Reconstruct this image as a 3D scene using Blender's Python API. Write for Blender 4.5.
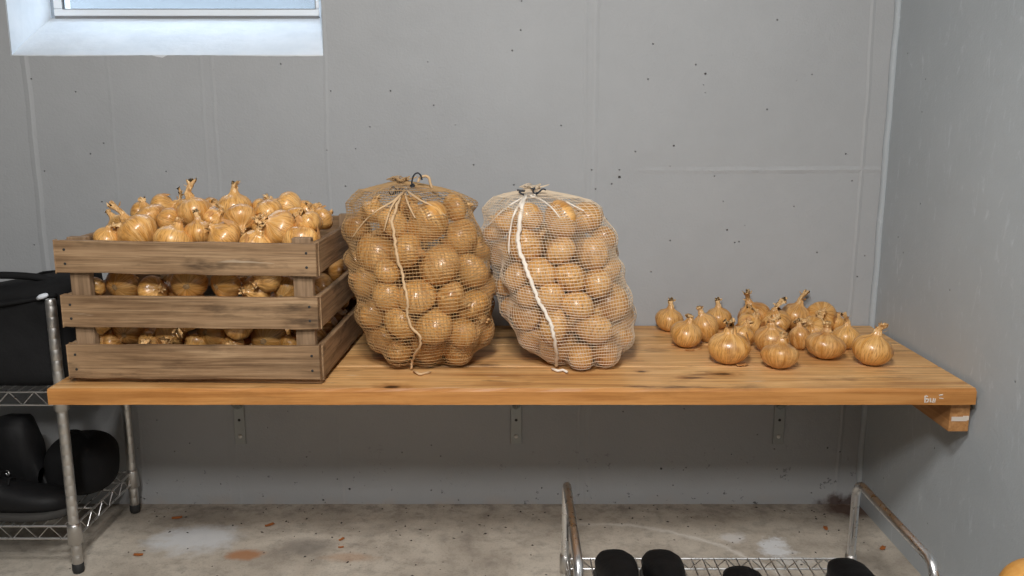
import bpy, math, random
import numpy as np
from math import sin, cos, pi, radians, sqrt, atan2, exp
from mathutils import Vector, Matrix, Euler

for o in list(bpy.data.objects): bpy.data.objects.remove(o)
SC = bpy.context.scene
COL = SC.collection

# ---------------------------------------------------------------- camera, light, exposure
CAM_H, PITCH, FPX = 1.125, radians(11.18), 875.0
cam = bpy.data.cameras.new('camera'); cam.lens = FPX/1024*36; cam.sensor_width = 36
co = bpy.data.objects.new('camera', cam); COL.objects.link(co)
co.location = (0, 0, CAM_H); co.rotation_euler = (pi/2-PITCH, 0, 0); SC.camera = co
cam.clip_start = .02

W = bpy.data.worlds.new('world'); SC.world = W; W.use_nodes = True
W.node_tree.nodes['Background'].inputs[0].default_value = (.66, .82, 1, 1)
W.node_tree.nodes['Background'].inputs[1].default_value = 7.0

def area(name, loc, rot, size, power, col, sy=None, portal=False):
    l = bpy.data.lights.new(name, 'AREA'); l.energy = power; l.color = col; l.size = size
    if sy: l.shape = 'RECTANGLE'; l.size_y = sy
    o = bpy.data.objects.new(name, l); COL.objects.link(o); o.location = loc; o.rotation_euler = rot
    if portal: l.cycles.is_portal = True
    return o
area('rear_ceiling_lamp', (-.20, -.45, 2.13), (radians(40), 0, 0), .26, 33, (1, .975, .945), .26)
area('ceiling_lamp', (-.10, .32, 2.26), (radians(16), 0, 0), .34, 40, (1, .975, .945), .34)
area('window_portal', (-.95, 2.80, 1.62), (radians(-90), 0, 0), .9, 1, (1, 1, 1), .5, portal=True)

SC.view_settings.view_transform = 'Standard'; SC.view_settings.look = 'None'
SC.view_settings.exposure = 0.0; SC.view_settings.gamma = 1; SC.view_settings.use_curve_mapping = False
SC.cycles.max_bounces = 8; SC.cycles.transparent_max_bounces = 12
SC.cycles.sample_clamp_indirect = 4

# ---------------------------------------------------------------- helpers
def ray(px, py):
    t = (py-288)/FPX; s = (px-512)/FPX
    return s, cos(PITCH)-t*sin(PITCH), -(sin(PITCH)+t*cos(PITCH))
def on_z(px, py, Z):
    s, a, b = ray(px, py); k = (Z-CAM_H)/b; return Vector((s*k, a*k, Z))
def on_y(px, py, Y):
    s, a, b = ray(px, py); k = Y/a; return Vector((s*k, Y, CAM_H+b*k))

def tag(o, label=None, cat=None, group=None, kind=None):
    if label: o['label'] = label
    if cat: o['category'] = cat
    if group: o['group'] = group
    if kind: o['kind'] = kind
    return o
def empty(name, loc=(0, 0, 0), rz=0):
    o = bpy.data.objects.new(name, None); COL.objects.link(o); o.location = loc; o.rotation_euler = (0, 0, rz)
    o.empty_display_size = .05
    return o
def link(name, me, mat=None, parent=None, smooth=False):
    if mat is not None: me.materials.append(mat)
    if smooth: me.polygons.foreach_set('use_smooth', [True]*len(me.polygons))
    o = bpy.data.objects.new(name, me); COL.objects.link(o)
    if parent: o.parent = parent
    return o
class MB:
    def __init__(s): s.v = []; s.f = []
    def add(s, vs, fs):
        n = len(s.v); s.v += [tuple(v) for v in vs]; s.f += [tuple(i+n for i in f) for f in fs]
    def box(s, x0, x1, y0, y1, z0, z1, M=None):
        vs = [Vector((x, y, z)) for z in (z0, z1) for y in (y0, y1) for x in (x0, x1)]
        if M: vs = [M @ v for v in vs]
        s.add(vs, [(0, 2, 3, 1), (4, 5, 7, 6), (0, 1, 5, 4), (2, 6, 7, 3), (0, 4, 6, 2), (1, 3, 7, 5)])
    def tube(s, pts, r, n=8, closed=False, cap=True):
        pts = [Vector(p) for p in pts]; N = len(pts)
        rs = r if isinstance(r, (list, tuple)) else [r]*N
        ref = None; vs = []
        for i, p in enumerate(pts):
            a = pts[(i-1) % N] if (closed or i > 0) else p
            b = pts[(i+1) % N] if (closed or i < N-1) else p
            t = (b-a).normalized()
            if ref is None:
                ref = Vector((0, 0, 1)) if abs(t.z) < .9 else Vector((1, 0, 0))
            ref = (ref-t*ref.dot(t)).normalized(); bn = t.cross(ref)
            for k in range(n):
                an = 2*pi*k/n; vs.append(p+(ref*cos(an)+bn*sin(an))*rs[i])
        fs = []
        for i in range(N if closed else N-1):
            j = (i+1) % N
            for k in range(n):
                k2 = (k+1) % n; fs.append((i*n+k, i*n+k2, j*n+k2, j*n+k))
        if cap and not closed:
            fs.append(tuple(range(n))[::-1]); fs.append(tuple((N-1)*n+k for k in range(n)))
        s.add(vs, fs)
    def lathe(s, prof, n=24, M=None, c=(0, 0, 0)):
        vs = []
        for r, z in prof:
            for k in range(n):
                v = Vector((r*cos(2*pi*k/n)+c[0], r*sin(2*pi*k/n)+c[1], z+c[2])); vs.append(M @ v if M else v)
        m = len(prof); fs = [(i*n+k, i*n+(k+1) % n, (i+1)*n+(k+1) % n, (i+1)*n+k) for i in range(m-1) for k in range(n)]
        fs.append(tuple(range(n))[::-1]); fs.append(tuple((m-1)*n+k for k in range(n)))
        s.add(vs, fs)
    def mesh(s, name='m'):
        me = bpy.data.meshes.new(name); me.from_pydata(s.v, [], s.f); me.update(); return me
    def build(s, name, mat, parent=None, smooth=False, bevel=0, seg=2):
        o = link(name, s.mesh(name), mat, parent, smooth)
        if bevel:
            b = o.modifiers.new('bevel', 'BEVEL'); b.width = bevel; b.segments = seg; b.limit_method = 'ANGLE'
        return o

# ---------------------------------------------------------------- materials
class NT:
    def __init__(s, name):
        s.m = bpy.data.materials.new(name); s.m.use_nodes = True; s.t = s.m.node_tree; s.n = s.t.nodes
        s.b = s.n['Principled BSDF']
    def node(s, ty, **kw):
        n = s.n.new(ty)
        for k, v in kw.items():
            if k.startswith('_'): setattr(n, k[1:], v)
            else: n.inputs[k.replace('__', ' ')].default_value = v
        return n
    def l(s, a, b): s.t.links.new(a, b)
    def coord(s, which='Object', scale=(1, 1, 1), rot=(0, 0, 0), loc=(0, 0, 0)):
        c = s.n.new('ShaderNodeTexCoord'); m = s.n.new('ShaderNodeMapping')
        m.inputs['Scale'].default_value = scale; m.inputs['Rotation'].default_value = rot; m.inputs['Location'].default_value = loc
        s.l(c.outputs[which], m.inputs['Vector']); return m.outputs[0]
    def noise(s, vec, scale, detail=4, rough=.6, dist=0):
        n = s.node('ShaderNodeTexNoise'); n.inputs['Scale'].default_value = scale; n.inputs['Detail'].default_value = detail
        n.inputs['Roughness'].default_value = rough; n.inputs['Distortion'].default_value = dist
        s.l(vec, n.inputs['Vector']); return n.outputs['Fac']
    def voro(s, vec, scale, feature='F1', rnd=1):
        n = s.node('ShaderNodeTexVoronoi'); n.feature = feature; n.inputs['Scale'].default_value = scale
        n.inputs['Randomness'].default_value = rnd; s.l(vec, n.inputs['Vector']); return n
    def ramp(s, fac, stops):
        r = s.n.new('ShaderNodeValToRGB'); e = r.color_ramp.elements
        while len(e) < len(stops): e.new(.5)
        for i, (p, c) in enumerate(stops):
            e[i].position = p; e[i].color = (c, c, c, 1) if isinstance(c, (int, float)) else (*c, 1)
        s.l(fac, r.inputs[0]); return r.outputs[0]
    def mix(s, fac, a, b, mode='MIX'):
        m = s.n.new('ShaderNodeMix'); m.data_type = 'RGBA'; m.blend_type = mode; m.clamp_result = False
        for inp, v in ((m.inputs[0], fac), (m.inputs[6], a), (m.inputs[7], b)):
            if isinstance(v, (int, float)): inp.default_value = v if inp == m.inputs[0] else (v, v, v, 1)
            elif isinstance(v, tuple): inp.default_value = (*v, 1)
            else: s.l(v, inp)
        return m.outputs[2]
    def math(s, op, a, b=0, c=0):
        m = s.n.new('ShaderNodeMath'); m.operation = op
        for i, v in enumerate((a, b, c)):
            if isinstance(v, (int, float)): m.inputs[i].default_value = v
            else: s.l(v, m.inputs[i])
        return m.outputs[0]
    def sep(s, vec):
        m = s.n.new('ShaderNodeSeparateXYZ'); s.l(vec, m.inputs[0]); return m.outputs
    def comb(s, x, y, z):
        m = s.n.new('ShaderNodeCombineXYZ')
        for i, v in enumerate((x, y, z)):
            if isinstance(v, (int, float)): m.inputs[i].default_value = v
            else: s.l(v, m.inputs[i])
        return m.outputs[0]
    def line(s, x, pos, w, soft=None):
        """1 on the line x = pos, falling to 0 at distance w"""
        d = s.math('ABSOLUTE', s.math('SUBTRACT', x, pos)); return s.math('SUBTRACT', 1, s.math('MINIMUM', s.math('DIVIDE', d, w), 1))
    def blob(s, vec, c, r, noise=None, amt=.3):
        """soft-edged patch about c with radii r in the object's own coordinates"""
        p = s.sep(vec); q = 0
        for i in range(3):
            if r[i]:
                d = s.math('DIVIDE', s.math('SUBTRACT', p[i], c[i]), r[i]); d = s.math('MULTIPLY', d, d)
                q = d if q == 0 else s.math('ADD', q, d)
        q = s.math('SQRT', q)
        if noise is not None: q = s.math('ADD', q, s.math('MULTIPLY', s.math('SUBTRACT', noise, .5), amt*4))
        return s.ramp(q, [(.45, 1), (1, 0)])
    def bump(s, h, strength=.3, dist=.002, prev=None):
        b = s.n.new('ShaderNodeBump'); b.inputs['Strength'].default_value = strength; b.inputs['Distance'].default_value = dist
        s.l(h, b.inputs['Height'])
        if prev is not None: s.l(prev, b.inputs['Normal'])
        return b.outputs[0]
    def out(s, color=None, rough=None, normal=None, metal=None, spec=None):
        for k, v in (('Base Color', color), ('Roughness', rough), ('Normal', normal), ('Metallic', metal), ('Specular IOR Level', spec)):
            if v is None: continue
            if isinstance(v, tuple): s.b.inputs[k].default_value = (*v, 1)
            elif isinstance(v, (int, float)): s.b.inputs[k].default_value = v
            else: s.l(v, s.b.inputs[k])
        return s.m

def simple(name, col, rough=.6, metal=0, spec=.5):
    t = NT(name); return t.out(col, rough, None, metal, spec)

def wall_mat(name, base, axis='x', side=False):
    t = NT(name); v = t.coord('Object')
    p = t.sep(v); U = p[1] if side else p[0]; Z = p[2]
    wob = t.noise(v, 3, 3)
    Uw = t.math('ADD', U, t.math('MULTIPLY', t.math('SUBTRACT', wob, .5), .02))
    Zw = t.math('ADD', Z, t.math('MULTIPLY', t.math('SUBTRACT', wob, .5), .012))
    big = t.noise(v, 1.7, 5, .55); mid = t.noise(v, 14, 5, .6); fine = t.noise(v, 160, 3, .6)
    col = t.mix(t.ramp(big, [(.3, 0), (.75, 1)]), tuple(c*.93 for c in base), tuple(c*1.06 for c in base))
    col = t.mix(t.math('MULTIPLY', t.ramp(mid, [(.42, 0), (.7, 1)]), .12), col, tuple(c*1.2 for c in base))
    # pinholes
    vo = t.voro(v, 13); sp = t.sep(vo.outputs['Color'])
    hole = t.math('MULTIPLY', t.ramp(vo.outputs['Distance'], [(.03, 1), (.05, 0)]), t.ramp(sp[0], [(.62, 0), (.66, 1)]))
    vo2 = t.voro(v, 27); sp2 = t.sep(vo2.outputs['Color'])
    hole2 = t.math('MULTIPLY', t.ramp(vo2.outputs['Distance'], [(.04, 1), (.07, 0)]), t.ramp(sp2[1], [(.86, 0), (.9, 1)]))
    hole = t.math('MAXIMUM', hole, t.math('MULTIPLY', hole2, .7))
    h = t.math('ADD', t.math('MULTIPLY', mid, .5), t.math('MULTIPLY', fine, .18))
    h = t.math('SUBTRACT', h, t.math('MULTIPLY', hole, 1.2))
    if side:
        sv = t.coord('Object', scale=(1, 30, 9), rot=(radians(24), 0, 0))
        st = t.noise(sv, 1.6, 6, .75, .6)
        scr = t.math('MULTIPLY', t.ramp(st, [(.57, 0), (.70, 1)]), .32)
        col = t.mix(scr, col, tuple(min(1, c*1.7) for c in base))
        vo3 = t.voro(t.coord('Object', scale=(1, 1.6, .7)), 22); s3 = t.sep(vo3.outputs['Color'])
        ch = t.math('MULTIPLY', t.ramp(vo3.outputs['Distance'], [(.05, 1), (.1, 0)]), t.ramp(s3[0], [(.8, 0), (.84, 1)]))
        col = t.mix(t.math('MULTIPLY', ch, .7), col, tuple(min(1, c*1.9) for c in base))
    else:
        ridge = t.line(Uw, .222, .010)
        ridge = t.math('MAXIMUM', ridge, t.math('MULTIPLY', t.line(Uw, .195, .006), .6))
        hz = t.math('MULTIPLY', t.math('MULTIPLY', t.line(Zw, .978, .010), t.ramp(U, [(.30, 0), (.55, 1)])), t.ramp(t.noise(v, 9, 5, .7), [(.35, .15), (.6, 1)]))
        ridge = t.math('MAXIMUM', ridge, t.math('MULTIPLY', hz, 1.4))
        ridge = t.math('MAXIMUM', ridge, t.math('MULTIPLY', t.line(Uw, -1.30, .012), 1.3))
        for u, a in ((-.50, .5), (-.80, .35), (-.83, .3), (.955, .9), (-1.08, .25)):
            ridge = t.math('MAXIMUM', ridge, t.math('MULTIPLY', t.line(Uw, u, .007), a))
        h = t.math('ADD', h, t.math('MULTIPLY', ridge, .5))
        col = t.mix(t.math('MULTIPLY', ridge, .10), col, tuple(c*1.5 for c in base))
        # scuffs and mould specks low on the wall
        low = t.ramp(Z, [(.02, 1), (.22, 0)])
        sc = t.noise(v, 38, 5, .7)
        mo = t.math('MULTIPLY', t.math('MULTIPLY', t.ramp(sc, [(.635, 0), (.68, 1)]), low), .8)
        col = t.mix(mo, col, (.035, .035, .033))
        eff = t.math('MULTIPLY', t.ramp(Z, [(.0, 1), (.035, 0)]), t.ramp(t.noise(v, 12, 5), [(.48, 0), (.62, 1)]))
        col = t.mix(t.math('MULTIPLY', eff, .55), col, (.42, .37, .33))
        # rusty damp corner
        ru = t.blob(v, (.99, 0, .0), (.11, 0, .04), t.noise(v, 30, 4), .4)
        col = t.mix(t.math('MULTIPLY', ru, .85), col, (.06, .028, .02))
    col = t.mix(hole, col, (.07, .068, .065))
    return t.out(col, .60, t.bump(h, .85, .0045), 0, .4)

def floor_mat():
    t = NT('concrete_floor'); v = t.coord('Object'); p = t.sep(v)
    a = t.noise(v, 4, 7, .65, .5); b = t.noise(v, 23, 6, .7); c = t.noise(v, 190, 3)
    base = t.ramp(a, [(.30, (.34, .30, .25)), (.5, (.50, .45, .38)), (.68, (.61, .56, .48))])
    col = t.mix(t.math('MULTIPLY', t.ramp(b, [(.35, 1), (.52, 0)]), .35), base, (.15, .13, .11))
    col = t.mix(t.math('MULTIPLY', t.ramp(c, [(.3, 1), (.45, 0)]), .4), col, (.16, .14, .12))
    n1 = t.noise(v, 16, 6, .7)
    def patch(col, cx, cy, rx, ry, cc, amt, k=.35):
        m = t.blob(v, (cx, cy, 0), (rx, ry, 0), n1, k); return t.mix(t.math('MULTIPLY', m, amt), col, cc)
    col = patch(col, -.86, 2.19, .15, .10, (.66, .69, .72), .75)
    col = patch(col, -.70, 2.105, .06, .035, (.42, .20, .09), .85)
    col = patch(col, -.42, 2.09, .09, .03, (.40, .21, .10), .45)
    col = patch(col, -.55, 2.15, .10, .06, (.16, .145, .13), .5)
    col = patch(col, .70, 2.13, .05, .075, (.78, .81, .84), .8, .75)
    col = patch(col, .60, 2.20, .05, .03, (.74, .74, .74), .6, .75)
    col = patch(col, .72, 2.07, .06, .03, (.62, .62, .60), .6)
    # pale arc of old water mark
    d = t.math('SQRT', t.math('ADD', t.math('POWER', t.math('DIVIDE', t.math('SUBTRACT', p[0], .22), 1.0), 2), t.math('POWER', t.math('DIVIDE', t.math('SUBTRACT', p[1], 1.80), .98), 2)))
    d = t.math('ADD', d, t.math('MULTIPLY', t.math('SUBTRACT', n1, .5), .06))
    arc = t.math('MULTIPLY', t.line(d, .49, .014), t.ramp(p[0], [(.1, 0), (.3, 1)]))
    col = t.mix(t.math('MULTIPLY', arc, .7), col, (.74, .71, .66))
    # dirt collecting along the wall
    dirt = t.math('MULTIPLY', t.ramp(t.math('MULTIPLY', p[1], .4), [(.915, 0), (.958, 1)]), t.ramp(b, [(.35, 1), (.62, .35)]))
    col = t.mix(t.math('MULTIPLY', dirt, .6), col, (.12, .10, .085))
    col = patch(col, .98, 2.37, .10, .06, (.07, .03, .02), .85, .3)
    vo = t.voro(v, 34); s3 = t.sep(vo.outputs['Color'])
    sp = t.math('MULTIPLY', t.ramp(vo.outputs['Distance'], [(.08, 1), (.13, 0)]), t.ramp(s3[0], [(.86, 0), (.9, 1)]))
    col = t.mix(t.math('MULTIPLY', sp, .85), col, (.05, .04, .035))
    h = t.math('ADD', t.math('MULTIPLY', b, .5), t.math('MULTIPLY', c, .2))
    return t.out(col, .75, t.bump(h, .4, .004), 0, .3)

def wood_mat(name, dark, mid, light, axis=0, scale=1.0, rnd=True, rough=.55, knots=(), stain=0.0, bumpk=.35, scr=0.0, streak=.5):
    """grain runs along axis of the object's own coordinates"""
    t = NT(name); s = [22*scale]*3; s[axis] = 1.3*scale
    v0 = t.coord('Object')
    if rnd:
        oi = t.n.new('ShaderNodeObjectInfo'); va = t.n.new('ShaderNodeVectorMath'); va.operation = 'ADD'
        t.l(v0, va.inputs[0]); t.l(t.comb(*[t.math('MULTIPLY', oi.outputs['Random'], k) for k in (7.3, 3.1, 5.7)]), va.inputs[1]); vr = va.outputs[0]
    else: vr = v0
    m = t.n.new('ShaderNodeMapping'); m.inputs['Scale'].default_value = s; t.l(vr, m.inputs[0]); vs = m.outputs[0]
    g = t.noise(vs, 1.2, 8, .66, 1.3)
    m2 = t.n.new('ShaderNodeMapping'); s2 = [150*scale]*3; s2[axis] = 4*scale; m2.inputs['Scale'].default_value = s2; t.l(vr, m2.inputs[0])
    f = t.noise(m2.outputs[0], 1, 4, .6)
    big = t.noise(vr, 5*scale, 4, .6)
    col = t.ramp(g, [(.28, dark), (.5, mid), (.72, light)])
    col = t.mix(t.math('MULTIPLY', t.ramp(f, [(.35, 1), (.55, 0)]), streak), col, dark)
    col = t.mix(t.math('MULTIPLY', t.ramp(big, [(.4, 0), (.7, 1)]), .35), col, light)
    if stain:
        m3 = t.n.new('ShaderNodeMapping'); s3 = [14]*3; s3[axis] = 4; m3.inputs['Scale'].default_value = s3; t.l(vr, m3.inputs[0])
        q = t.noise(m3.outputs[0], 1, 5, .65)
        col = t.mix(t.math('MULTIPLY', t.ramp(q, [(.57, 0), (.70, 1)]), stain), col, tuple(c*.35 for c in dark))
    if scr:
        m4 = t.n.new('ShaderNodeMapping'); s4 = [60]*3; s4[axis] = 7; m4.inputs['Scale'].default_value = s4; t.l(vr, m4.inputs[0])
        q = t.noise(m4.outputs[0], 1, 3, .6)
        col = t.mix(t.math('MULTIPLY', t.ramp(q, [(.68, 0), (.74, 1)]), scr), col, (.72, .60, .45))
    for kc, kr in knots:
        n = t.noise(v0, 40, 3)
        b1 = t.blob(v0, kc, tuple(r*2.4 for r in kr), n, .3); b2 = t.blob(v0, kc, kr, n, .2)
        col = t.mix(t.math('MULTIPLY', b1, .55), col, dark); col = t.mix(t.math('MULTIPLY', b2, .92), col, tuple(c*.12 for c in dark))
    h = t.math('ADD', g, t.math('MULTIPLY', f, .5))
    return t.out(col, rough, t.bump(h, bumpk, .0015), 0, .4)

def onion_mat():
    t = NT('onion_skin'); oi = t.n.new('ShaderNodeObjectInfo'); rnd = oi.outputs['Random']
    v = t.coord('Object'); p = t.sep(v)
    ang = t.math('ARCTAN2', p[1], p[0])
    ca = t.math('COSINE', ang); sa = t.math('SINE', ang)
    rv = t.comb(t.math('ADD', t.math('MULTIPLY', ca, 1.0), t.math('MULTIPLY', rnd, 13)), sa, t.math('MULTIPLY', p[2], 4))
    lines = t.noise(rv, 16, 3, .6, .15)
    wide = t.noise(rv, 3.2, 4, .6, .3)
    blot = t.noise(t.comb(t.math('ADD', p[0], rnd), p[1], p[2]), 22, 4, .6)
    base = t.ramp(rnd, [(0, (.49, .21, .040)), (.35, (.62, .30, .065)), (.7, (.72, .37, .095)), (1, (.55, .25, .05))])
    lite = t.mix(.6, base, (.94, .62, .27))
    col = t.mix(t.ramp(wide, [(.38, 0), (.68, 1)]), base, lite)
    col = t.mix(t.math('MULTIPLY', t.ramp(lines, [(.38, 1), (.50, 0)]), .6), col, (.27, .105, .024))
    col = t.mix(t.math('MULTIPLY', t.ramp(blot, [(.58, 0), (.66, 1)]), .5), col, (.32, .13, .035))
    # paler dry skin near the neck, dark at the root
    zt = t.math('MULTIPLY', p[2], 14)
    col = t.mix(t.math('MULTIPLY', t.ramp(zt, [(.38, 0), (.72, 1)]), .5), col, (.72, .44, .20))
    col = t.mix(t.math('MULTIPLY', t.ramp(t.math('ADD', zt, 1), [(.42, 1), (.55, 0)]), .5), col, (.34, .15, .05))
    h = t.math('ADD', t.math('MULTIPLY', lines, .7), t.math('MULTIPLY', blot, .2))
    t.b.inputs['Coat Weight'].default_value = .35; t.b.inputs['Coat Roughness'].default_value = .16
    return t.out(col, .38, t.bump(h, .4, .0015), 0, .5)

def stalk_mat():
    t = NT('dry_stalk'); v = t.coord('Object', scale=(1, 1, .12)); n = t.noise(v, 260, 4, .6); b = t.noise(t.coord('Object'), 40, 3)
    col = t.ramp(n, [(.33, (.42, .22, .08)), (.5, (.68, .42, .18)), (.65, (.86, .64, .36))])
    col = t.mix(t.math('MULTIPLY', t.ramp(b, [(.5, 0), (.7, 1)]), .4), col, (.40, .20, .08))
    return t.out(col, .7, t.bump(n, .5, .002), 0, .3)

def metal_mat(name, col, rough, grime=.3):
    t = NT(name); v = t.coord('Object'); n = t.noise(v, 60, 4); m = t.noise(v, 9, 4)
    c = t.mix(t.math('MULTIPLY', t.ramp(m, [(.4, 0), (.7, 1)]), grime), col, tuple(x*.35 for x in col))
    r = t.ramp(n, [(.3, rough*.8), (.7, min(1, rough*1.5))])
    return t.out(c, r, None, 1.0)

def cloth_mat(name, col, rough=.85, sc=120):
    t = NT(name); v = t.coord('Object'); n = t.noise(v, sc, 3); b = t.noise(v, 8, 3)
    c = t.mix(t.ramp(b, [(.35, 0), (.7, 1)]), col, tuple(x*1.9 for x in col))
    return t.out(c, rough, t.bump(n, .5, .002), 0, .25)

M_wall = wall_mat('painted_concrete', (.375, .385, .395))
M_side = wall_mat('painted_side_wall', (.41, .445, .47), side=True)
M_plain = simple('painted_plaster', (.10, .10, .10), .7)
M_ceil = simple('ceiling_paint', (.16, .16, .155), .8)
M_floor = floor_mat()
t = NT('white_reveal_paint'); v = t.coord('Object'); n = t.noise(v, 30, 5); h = t.noise(v, 9, 4)
M_white = t.out(t.ramp(h, [(.3, (.66, .69, .72)), (.7, (.78, .80, .82))]), .6, t.bump(n, .4, .004), 0, .3)
M_frame = simple('window_frame_paint', (.84, .86, .88), .45)
M_gap = simple('grimy_window_joint', (.20, .20, .20), .8)
M_table = wood_mat('shelf_wood', (.30, .12, .032), (.66, .36, .13), (.88, .57, .27), 0, 1.0, False, .48,
                   knots=[((-.262, 1.832, .543), (.022, .013, 0)), ((.30, 1.95, .543), (.012, .006, 0)), ((.48, 1.93, .543), (.030, .010, 0)), ((.41, 1.90, .543), (.028, .006, 0))], stain=.85, scr=.6, bumpk=.7, streak=.65)
M_tfront = wood_mat('shelf_edge_wood', (.30, .115, .025), (.47, .205, .055), (.56, .27, .085), 0, 1.3, False, .45, stain=.3, scr=.12)
M_crate = wood_mat('weathered_crate_wood', (.105, .056, .025), (.27, .162, .083), (.43, .285, .16), 0, 1.25, True, .7, stain=.85, scr=.3, bumpk=.9, streak=.8)
M_crate_y = wood_mat('weathered_crate_wood_side', (.105, .056, .025), (.27, .162, .083), (.43, .285, .16), 1, 1.25, True, .7, stain=.85, scr=.3, bumpk=.9, streak=.8)
M_crate_z = wood_mat('weathered_crate_post_wood', (.12, .072, .037), (.24, .152, .085), (.36, .24, .145), 2, 1.25, True, .7, stain=.6, bumpk=.6)
M_onion = onion_mat(); M_stalk = stalk_mat()
M_root = simple('onion_roots', (.42, .27, .13), .9)
M_flake = simple('onion_skin_flake', (.55, .27, .09), .55)
M_flake_d = simple('brown_skin_flake', (.40, .13, .03), .6)
M_chrome = metal_mat('dull_chrome', (.68, .66, .63), .36, .3)
M_chrome2 = metal_mat('bright_chrome', (.80, .80, .80), .28, .15)
M_zinc = metal_mat('zinc_steel', (.42, .42, .41), .45, .3)
M_zinc = NT('galvanised_bracket').out((.33, .34, .33), .45, None, .5)
M_black = cloth_mat('black_fabric', (.006, .006, .0065))
M_blackl = cloth_mat('black_leather', (.005, .005, .0055), .6, 60)
M_sole = simple('dark_rubber_sole', (.035, .033, .030), .8)
M_rubber = simple('black_rubber', (.02, .02, .02), .7)
M_net1 = simple('brown_netting', (.47, .29, .13), .75)
M_net2 = simple('pale_netting', (.74, .60, .44), .7)
M_seam1 = simple('tan_seam_cord', (.60, .41, .23), .8)
M_seam2 = simple('white_seam_tape', (.82, .74, .64), .75)
M_cord = simple('dark_drawcord', (.018, .022, .03), .5)
M_tagw = simple('pale_tag', (.70, .74, .80), .5)
M_squash = NT('squash_skin')
v = M_squash.coord('Object'); n = M_squash.noise(v, 60, 3)
M_squash = M_squash.out(M_squash.ramp(n, [(.35, (.66, .30, .06)), (.7, (.78, .42, .12))]), .4, None, 0, .5)
M_paint = simple('white_paint_smear', (.62, .55, .48), .8)

# ---------------------------------------------------------------- room
D = 2.407; XR = 1.02; XL = -1.95; YB = -1.8; ZC = 2.3
T = .543
def struct(o): return tag(o, kind='structure')
rng = random.Random(3)

# back wall with the window hole
hx0, hx1, hz0, hz1 = -1.332, -.503, 1.282, 1.80
bx0, bx1, bz0 = -1.343, -.560, 1.402
m = MB()
xs = [XL-.2, hx0, hx1, XR+.2]; zs = [-.1, hz0, hz1, ZC+.1]
for i in range(3):
    for j in range(3):
        if i == 1 and j == 1: continue
        m.add([(xs[i], D, zs[j]), (xs[i+1], D, zs[j]), (xs[i+1], D, zs[j+1]), (xs[i], D, zs[j+1])], [(0, 1, 2, 3)])
        m.add([(xs[i], D+.3, zs[j]), (xs[i+1], D+.3, zs[j]), (xs[i+1], D+.3, zs[j+1]), (xs[i], D+.3, zs[j+1])], [(3, 2, 1, 0)])
o = struct(m.build('wall_back', M_wall))
m = MB(); m.box(XR, XR+.15, YB, D, -.1, ZC); struct(m.build('wall_right', M_side))
m = MB(); m.box(XL-.15, XL, YB, D, -.1, ZC); struct(m.build('wall_left', M_plain))
m = MB(); m.box(XL-.15, XR+.15, YB-.15, YB, -.1, ZC); struct(m.build('wall_front', M_plain))
m = MB(); m.box(XL-.15, XR+.15, YB-.15, D, -.1, 0); struct(m.build('floor', M_floor))
m = MB(); m.box(XL-.15, XR+.15, YB-.15, D+.3, ZC, ZC+.1); struct(m.build('ceiling', M_ceil))
# rounded bead of paint filling the corner
m = MB(); pts = []
for i in range(40):
    z = ZC*i/39; pts.append((XR-.002+.0012*sin(i*1.7), D-.002+.001*sin(i*2.9), z))
m.tube(pts, .011, 8); struct(m.build('trim_1', M_side, smooth=True))
# white painted reveal: sloping sill, sides and head
m = MB(); NX = 60; NY = 8
def sill(u, w):
    x0 = hx0+(bx0-hx0)*w; x1 = hx1+(bx1-hx1)*w
    return (x0+(x1-x0)*u, D-.0015+(.252)*w, hz0+(bz0-hz0)*w+.004*sin(w*pi))
vs = [sill(i/NX, j/NY) for j in range(NY+1) for i in range(NX+1)]
m.add(vs, [(j*(NX+1)+i, j*(NX+1)+i+1, (j+1)*(NX+1)+i+1, (j+1)*(NX+1)+i) for j in range(NY) for i in range(NX)])
low = []
for i in range(NX+1):
    u = i/NX; x = hx0+(hx1-hx0)*u
    dz = .0015+.0012*sin(u*9)+rng.random()*.0012
    if abs(u-.475) < .02: dz += .006*(u-.455)/.02 if u < .475 else .010*(1-(u-.475)/.02)
    low.append((x, D-.0015, hz0-dz))
m.add([(p[0], p[1], hz0) for p in low]+low, [(i, i+NX+1, i+NX+2, i+1) for i in range(NX)])
m.add([(hx0-.002, D-.0015, hz0-.003), (bx0, D+.25, bz0), (bx0, D+.25, hz1), (hx0-.002, D-.0015, hz1)], [(0, 1, 2, 3)])
m.add([(hx1, D, hz0), (hx1, D, hz1), (bx1, D+.25, hz1), (bx1, D+.25, bz0)], [(0, 1, 2, 3)])
m.add([(hx0, D, hz1), (hx1, D, hz1), (bx1, D+.25, hz1), (bx0, D+.25, hz1)], [(3, 2, 1, 0)])
struct(m.build('trim_2', M_white))
# window: frame with pane
wr = empty('window_1', (-.95, D+.25, 1.4)); struct(wr)
def rel(m, wr=wr):
    m.v = [(x-wr.location.x, y-wr.location.y, z-wr.location.z) for x, y, z in m.v]; return m
y0 = D+.245
m = MB(); m.box(bx0+.012, bx1-.004, y0+.002, y0+.04, bz0-.008, bz0+.008); rel(m).build('window_joint', M_gap, wr)
m = MB()
fx0, fx1, fz0, fz1 = bx0+.010, bx1-.001, bz0+.006, hz1
fw = .028
m.box(fx0, fx1, y0, y0+.05, fz0, fz0+.020); m.box(fx0, fx1, y0, y0+.05, fz1-.05, fz1)
m.box(fx0, fx0+fw, y0+.0005, y0+.049, fz0+.0205, fz1-.0505); m.box(fx1-.011, fx1, y0+.0005, y0+.049, fz0+.0205, fz1-.0505)
rel(m).build('window_frame', M_frame, wr, bevel=.003)
m = MB()
gx0, gx1, gz0 = fx0+fw, fx1-.011, fz0+.020
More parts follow.
